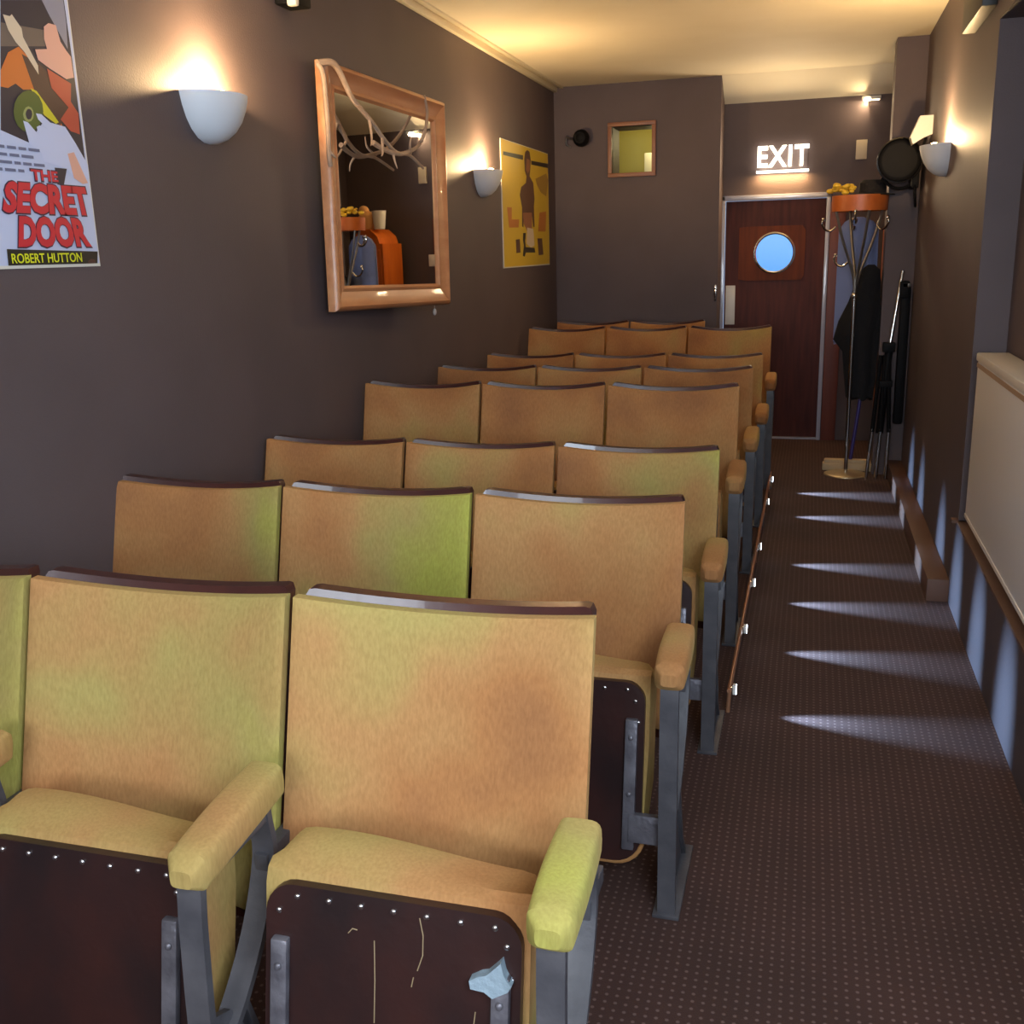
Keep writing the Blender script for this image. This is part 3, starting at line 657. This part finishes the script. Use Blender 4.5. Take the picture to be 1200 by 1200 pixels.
# ball speaker in the back corner
r = empty('corner_speaker', (-1.70, 7.9, 2.31)); tag(r, 'small black round speaker on a bracket in the back left corner', 'speaker')
MB().ball((0, 0, 0), .062, (1, 1, 1), 20, 14).build('speaker_body', M['black'], r)
MB().tube(smoothline([(-.05, .03, 0), (-.10, .05, .005), (-.125, .06, .02), (-.13, .07, -.03), (-.10, .09, -.05)], 5), .007, 8).build('bracket', M['steel'], r)
MB().lathe([(0, 0), (.04, .002), (.045, -.006)], 20, c=(0, -.055, 0), axis='y').build('speaker_grille', M['black'], r)

# ------------------------------------------------------------------ exit end
ex = empty('exit_sign', (0, YD, 0)); tag(ex, 'illuminated white EXIT letters above the door', 'exit sign')
text_mesh('EXIT', M['exit'], -.432, -.062, 2.065, 2.215, 'letters', ex, depth=.035, bold=.022, y=-.005)
MB().box((-.438, -.05, 2.022), (-.058, -.005, 2.040), .004).build('light_bar', M['exit'], ex)
MB().box((-.42, -.006, 2.05), (-.07, 0, 2.2)).build('fixing_plate', M['wall'], ex)
light('sign_light', 'AREA', (-.25, -.045, 2.015), 3.2, (1, .62, .26), (-.25, .0, 1.0), parent=ex, shape='RECTANGLE', size=.36, size_y=.03)
light('sign_front_light', 'AREA', (-.25, -.06, 2.13), 7, (1, .72, .42), (-.25, -3, 2.1), parent=ex, shape='RECTANGLE', size=.36, size_y=.14)
MB0 = MB().box((.268, YD-.018, 2.09), (.345, YD, 2.225), .004).build('blank_plaque', M['cream']); tag(MB0, 'small cream upright plate on the wall right of the exit sign', 'wall plate')
bt = empty('batten_lamp', (.36, YD-.03, 2.505)); tag(bt, 'short white lamp fitting tucked under the ceiling above the coat stand', 'lamp')
MB().box((-.07, -.03, -.012), (.06, .02, .012), .004).build('lamp_body', M['white'], bt)
MB().box((-.06, -.025, -.016), (.05, .015, -.012)).build('lamp_tube', mat('lit_strip', s(255, 240, 210), .3, emit=(1, .75, .45, 1), estr=5), bt)

light('batten_light', 'AREA', (-.01, -.02, -.018), 2.2, (1, .74, .42), (-.7, -.3, -.3), parent=bt, shape='RECTANGLE', size=.1, size_y=.03)
# coat stand
cs = empty('coat_stand', (.268, 7.02, 0)); tag(cs, 'tall chrome coat stand with round base and orange hoop beside the red door', 'coat stand')
MB().lathe([(0, .022), (.03, .022), (.115, .014), (.138, .006), (.14, 0), (0, 0)], 36).build('base', M['base'], cs)
MB().tube([(0, 0, .02), (-.004, 0, 1.17)], .0125, 14).build('pole', M['chrome'], cs)
MB().ball((-.004, 0, 1.17), .022, (1, 1, 1), 14, 10).build('joint', M['chrome'], cs)
for k in range(4):
    a = math.radians(20+90*k); ex_, ey_ = math.cos(a), math.sin(a)
    MB().tube(smoothline([(-.004, 0, 1.17), (.02*ex_, .02*ey_, 1.30), (.10*ex_, .10*ey_, 1.52), (.150*ex_, .150*ey_, 1.695)], 4), .0085, 8).build('arm', M['steel'], cs)
MB().lathe([(.155, 1.69), (.166, 1.69), (.170, 1.785), (.160, 1.785), (.155, 1.69)], 40).build('hoop', M['hoop'], cs)
MB().lathe([(0, 1.70), (.156, 1.70), (.156, 1.706), (0, 1.706)], 32).build('tray', M['hoop'], cs)
for k, (az, zz) in enumerate(((172, 1.40), (188, 1.62), (318, 1.62), (262, 1.66), (98, 1.62))):
    a = math.radians(az); d = Vector((math.cos(a), math.sin(a), 0)); r0 = .055 if zz < 1.5 else .14
    P = [d*(r0)+Vector((0, 0, zz-.02)), d*(r0+.03)+Vector((0, 0, zz-.045)), d*(r0+.065)+Vector((0, 0, zz-.035)), d*(r0+.085)+Vector((0, 0, zz+.0)), d*(r0+.078)+Vector((0, 0, zz+.025))]
    MB().tube(smoothline(P, 5), .0065, 8).ball(P[-1], .011, (1, 1, 1), 8, 6).build('hook', M['chrome'], cs)
# things on and hanging from the coat stand
ht = MB().lathe([(0, .09), (.06, .088), (.078, .07), (.082, .012), (.135, .004), (.135, 0), (.08, 0), (0, .004)], 30, c=(0, 0, 0), sy=.85).build('felt_hat', M['hat'])
ht.location = (.335, 7.0, 1.786); ht.rotation_euler = (.04, .03, 0); tag(ht, 'black felt hat resting on the orange hoop of the coat stand', 'hat')
fl = MB(); random.seed(3)
for k in range(26):
    fl.ball((random.uniform(-.075, .075), random.uniform(-.06, .06), random.uniform(0, .05)), random.uniform(.010, .020), (1.3, 1, .8), 7, 5)
fl = fl.build('yellow_garland', M['yellow']); fl.location = (.155, 6.96, 1.80); tag(fl, 'bunch of yellow artificial petals on the left of the coat stand hoop', 'garland')
def garment(name, m, loc, rings, label, cat, seed=1):
    """hanging cloth: rings = (z, half-width, half-depth, x shift)"""
    random.seed(seed); mb = MB(); n = 36; R_ = []
    ph = [random.uniform(0, 6) for _ in range(4)]
    for i, (z, a, b_, sx) in enumerate(rings):
        t = i/(len(rings)-1); ring = []
        for k in range(n):
            an_ = 2*PI*k/n; fold = 1+.13*t*math.sin(an_*7+ph[0])+.07*t*math.sin(an_*11+ph[1])
            ring.append(mb.bm.verts.new((sx+a*math.cos(an_)*fold, b_*math.sin(an_)*fold, z+.012*t*math.sin(an_*5+ph[2]))))
        R_.append(ring)
    for i in range(len(R_)-1):
        for k in range(n): mb.bm.faces.new((R_[i][k], R_[i][(k+1) % n], R_[i+1][(k+1) % n], R_[i+1][k]))
    mb.bm.faces.new(R_[0]); mb.bm.faces.new(list(reversed(R_[-1])))
    o = mb.build(name, m); o.location = loc; tag(o, label, cat); return o
garment('blue_shirt', M['shirt'], (.275, 7.27, 0), [(1.66, .03, .02, 0), (1.63, .09, .03, 0), (1.58, .12, .04, .0), (1.40, .12, .045, .0), (1.2, .118, .045, .0), (1.0, .116, .045, .0), (.85, .114, .045, .0)],
        'pale blue shirt hanging behind the arms of the coat stand', 'shirt', 4)
garment('black_coat', M['coat'], (.30, 7.10, 0), [(1.36, .02, .015, .06), (1.33, .055, .03, .06), (1.25, .075, .045, .05), (1.12, .095, .055, .03), (1.0, .125, .06, .01), (.88, .135, .06, -.005), (.80, .10, .055, .02), (.62, .09, .05, .03), (.50, .075, .045, .03)],
        'long black coat hanging behind the coat stand pole', 'coat', 5)
# orange wooden panel unit behind, seen mostly in the mirror
ob = empty('wooden_cabinet', (.655, 7.90, 0)); tag(ob, 'orange wooden cabinet with shouldered top, seen reflected in the mirror', 'cabinet')
sh = [(-.17, 0), (.17, 0), (.17, 1.60), (.14, 1.60), (.12, 1.66), (.05, 1.72), (-.05, 1.72), (-.12, 1.66), (-.14, 1.60), (-.17, 1.60)]
MB().prism([(x, -.02, z) for x, z in sh], (0, .30, 0)).build('carcass', M['orange'], ob)
MB().box((-.15, -.028, .08), (.15, -.02, 1.55), .003).build('door_leaf', M['orange'], ob)
bg = MB().ball((0, 0, .07), .085, (1, .8, 1), 16, 12).ball((.03, 0, .15), .05, (1, .8, 1), 12, 8).build('cloth_bundle', M['peach']); bg.location = (.69, 7.98, 1.72); tag(bg, 'peach cloth bundle on the orange cabinet, seen in the mirror', 'bundle')
pt = MB().lathe([(0, 0), (.045, 0), (.062, .15), (.058, .15), (.042, .01), (0, .01)], 24).build('plant_pot', M['white']); pt.location = (.555, 7.96, 1.72); tag(pt, 'white tapered pot on the orange cabinet, seen in the mirror', 'pot')
sk = MB().box((.19, YD-.035, 1.40), (.27, YD, 1.50), .006).build('light_switch', M['white']); tag(sk, 'white switch box on the wall beside the red door, seen in the mirror', 'switch')

# broom
br = empty('broom', (.27, 7.17, 0)); tag(br, 'broom with a purple handle and cream head behind the coat stand', 'broom')
MB().tube([(.03, .0, .07), (.12, .05, .93)], .012, 10).build('handle', M['purple'], br)
MB().tube([(.118, .049, .92), (.126, .053, 1.0)], .015, 10).build('grip', M['chrome'], br)
MB().box((-.14, -.03, .045), (.16, .03, .075), .01).build('brush_head', M['bristle'], br)
MB().box((-.15, -.04, 0), (.17, .04, .05), .008).build('bristles', M['bristle'], br)
# folded lamp stand leaning on the nib
ts = empty('folded_tripod', (.47, 6.93, 0)); tag(ts, 'folded black tripod with a chrome upper tube leaning at the wall nib', 'tripod')
MB().tube([(.02, .02, .84), (.075, .07, 1.32)], .011, 12).build('upper_tube', M['chrome'], ts)
MB().tube([(-.01, 0, .30), (.02, .02, .86)], .024, 12).build('centre_tube', M['black'], ts)
MB().box((-.02, -.02, .82), (.055, .05, .88), .008).build('clamp', M['black'], ts); MB().box((-.03, -.03, .60), (.05, .03, .64), .006).build('clamp', M['black'], ts)
for k, dx in enumerate((-.055, -.005, .045)):
    lg = MB().tube([(dx*1.0, -.02, .31), (dx*.5, .01, .80)], .013, 8).build('leg', M['black'], ts)
    MB().tube([(dx*1.2-.012, -.025, .0), (dx, -.02, .33)], .0115, 10).build('foot_tube', M['chrome'], lg)
MB().box((.07, .03, .35), (.13, .08, 1.23), .02).box((.06, .02, 1.15), (.12, .07, 1.26), .015).build('carry_bag', M['black'], ts)
MB().box((.075, .02, 1.22), (.125, .05, 1.245), .004).build('bag_clip', M['chrome'], ts)

# stage lamp on the nib
sl = empty('stage_spotlight', (.468, 6.85, 1.965)); sl.scale = (.88, .88, .88); tag(sl, 'black round stage spotlight mounted on the wall nib', 'spotlight')
MB().lathe([(0, -.10), (.118, -.10), (.135, -.09), (.142, -.07), (.142, -.04), (.128, -.03), (.120, .05), (.09, .12), (.05, .14), (0, .142)], 40, axis='y').build('housing', M['black'], sl)
MB().lathe([(.0, -.104), (.05, -.106), (.112, -.101), (.112, -.098)], 32, axis='y').build('lens', M['black'], sl)
MB().lathe([(.138, -.112), (.147, -.110), (.147, -.07), (.139, -.07), (.138, -.112)], 40, axis='y').build('rim', M['blackgloss'], sl)
MB().tube(smoothline([(-.10, .02, -.10), (-.02, .03, -.17), (.08, .04, -.16), (.135, .03, -.06), (.135, .03, .06)], 5), .012, 8).build('yoke', M['black'], sl)
MB().box((.09, -.02, -.18), (.139, .19, .03), .01).box((.06, .06, -.02), (.139, .14, .02), .006).build('wall_arm', M['black'], sl)
MB().tube(smoothline([(.11, -.02, -.16), (.12, -.03, -.24), (.128, .02, -.30), (.12, .05, -.2)], 5), .008, 8).build('cable', M['black'], sl)
em = empty('sensor_box', (XR, 6.55, 2.12)); tag(em, 'white angled sensor box on the right wall above the stage spotlight', 'sensor')
MB().prism([(-.115, -.05, -.05), (-.07, -.05, .06), (.0, -.05, .06), (.0, -.05, -.04), (-.05, -.05, -.06), (-.10, -.05, -.09)], (0, .11, 0)).build('sensor_body', M['white'], em, smooth=False)
MB().tube([(-.03, 0, -.05), (-.04, 0, -.10), (-.06, .0, -.12)], .008, 8).build('swivel', M['black'], em)
# dark pelmet box
tag(MB().box((.56, 4.45, 2.335), (XR, 5.0, ZC-.02), .006).build('pelmet_box', M['olive']), 'olive-black wooden box high on the right wall above the radiator', 'wall box')
# small chrome catch on the corner of the back wall
ch = MB().box((-.705, YB-.012, 1.10), (-.692, YB, 1.22), .003).tube(smoothline([(-.70, YB-.01, 1.19), (-.70, YB-.045, 1.175), (-.70, YB-.04, 1.14), (-.70, YB-.015, 1.13)], 4), .006, 8).build('door_catch', M['chrome'])
tag(ch, 'small chrome catch on the wall corner left of the red door', 'hook')

# ------------------------------------------------------------------ radiator
rd = empty('radiator', (.615, 0, 0)); tag(rd, 'wide white panel radiator in the recess of the right wall', 'radiator')
ry0, ry1 = 2.05, 4.21
MB().box((.0, ry0, .455), (.035, ry1, 1.055), .006).build('front_panel', M['rad'], rd)
MB().box((.035, ry0+.01, .47), (.10, ry1-.008, 1.05), .004).build('rear_panel', M['rad'], rd)
MB().box((-.006, ry0-.004, 1.055), (.108, ry1+.004, 1.085), .006).build('top_cover', M['radtop'], rd)
MB().box((-.0025, ry0, 1.032), (.03, ry1, 1.048)).build('groove', M['groove'], rd)
MB().box((.0-.003, ry0, .445), (.04, ry1+.001, .462), .003).build('lower_lip', M['radtop'], rd)
for yy in (ry0+.3, ry1-.3): MB().box((.10, yy-.02, .5), (.12, yy+.02, .95)).build('bracket', M['rad'], rd)

# ------------------------------------------------------------------ aisle rail with step lamps
rl = empty('aisle_rail', (-.205, 0, 0)); tag(rl, 'low copper rail with small step lamps along the seat ends', 'rail')
MB().tube([(0, 3.17, .083), (.002, 6.62, .083)], .008, 12).build('rail_tube', M['copper'], rl)
for y in (3.19, 4.9, 6.5): MB().tube([(-.004, y, 0), (0, y, .078)], .007, 10).build('rail_post', M['copper'], rl)
for y in (3.19, 3.76, 4.33, 4.90, 5.83, 6.42):
    l = MB().box((.010, y-.008, .066), (.021, y+.008, .100), .002).build('step_lamp', M['white'], rl)
    MB().box((.0205, y-.007, .068), (.0225, y+.007, .098)).build('lit_face', M['led'], l)
    MB().box((-.006, y-.006, .076), (.011, y+.006, .090), .002).build('clip', M['chrome'], l)
    sp = light('step_lamp_light', 'SPOT', (.030, y, .088), 62, (.34, .60, 1), (.72, y-.03, .040), parent=rl, spot_size=math.radians(60), spot_blend=1, shadow_soft_size=.004); sp.scale = (.46, 1, 1)
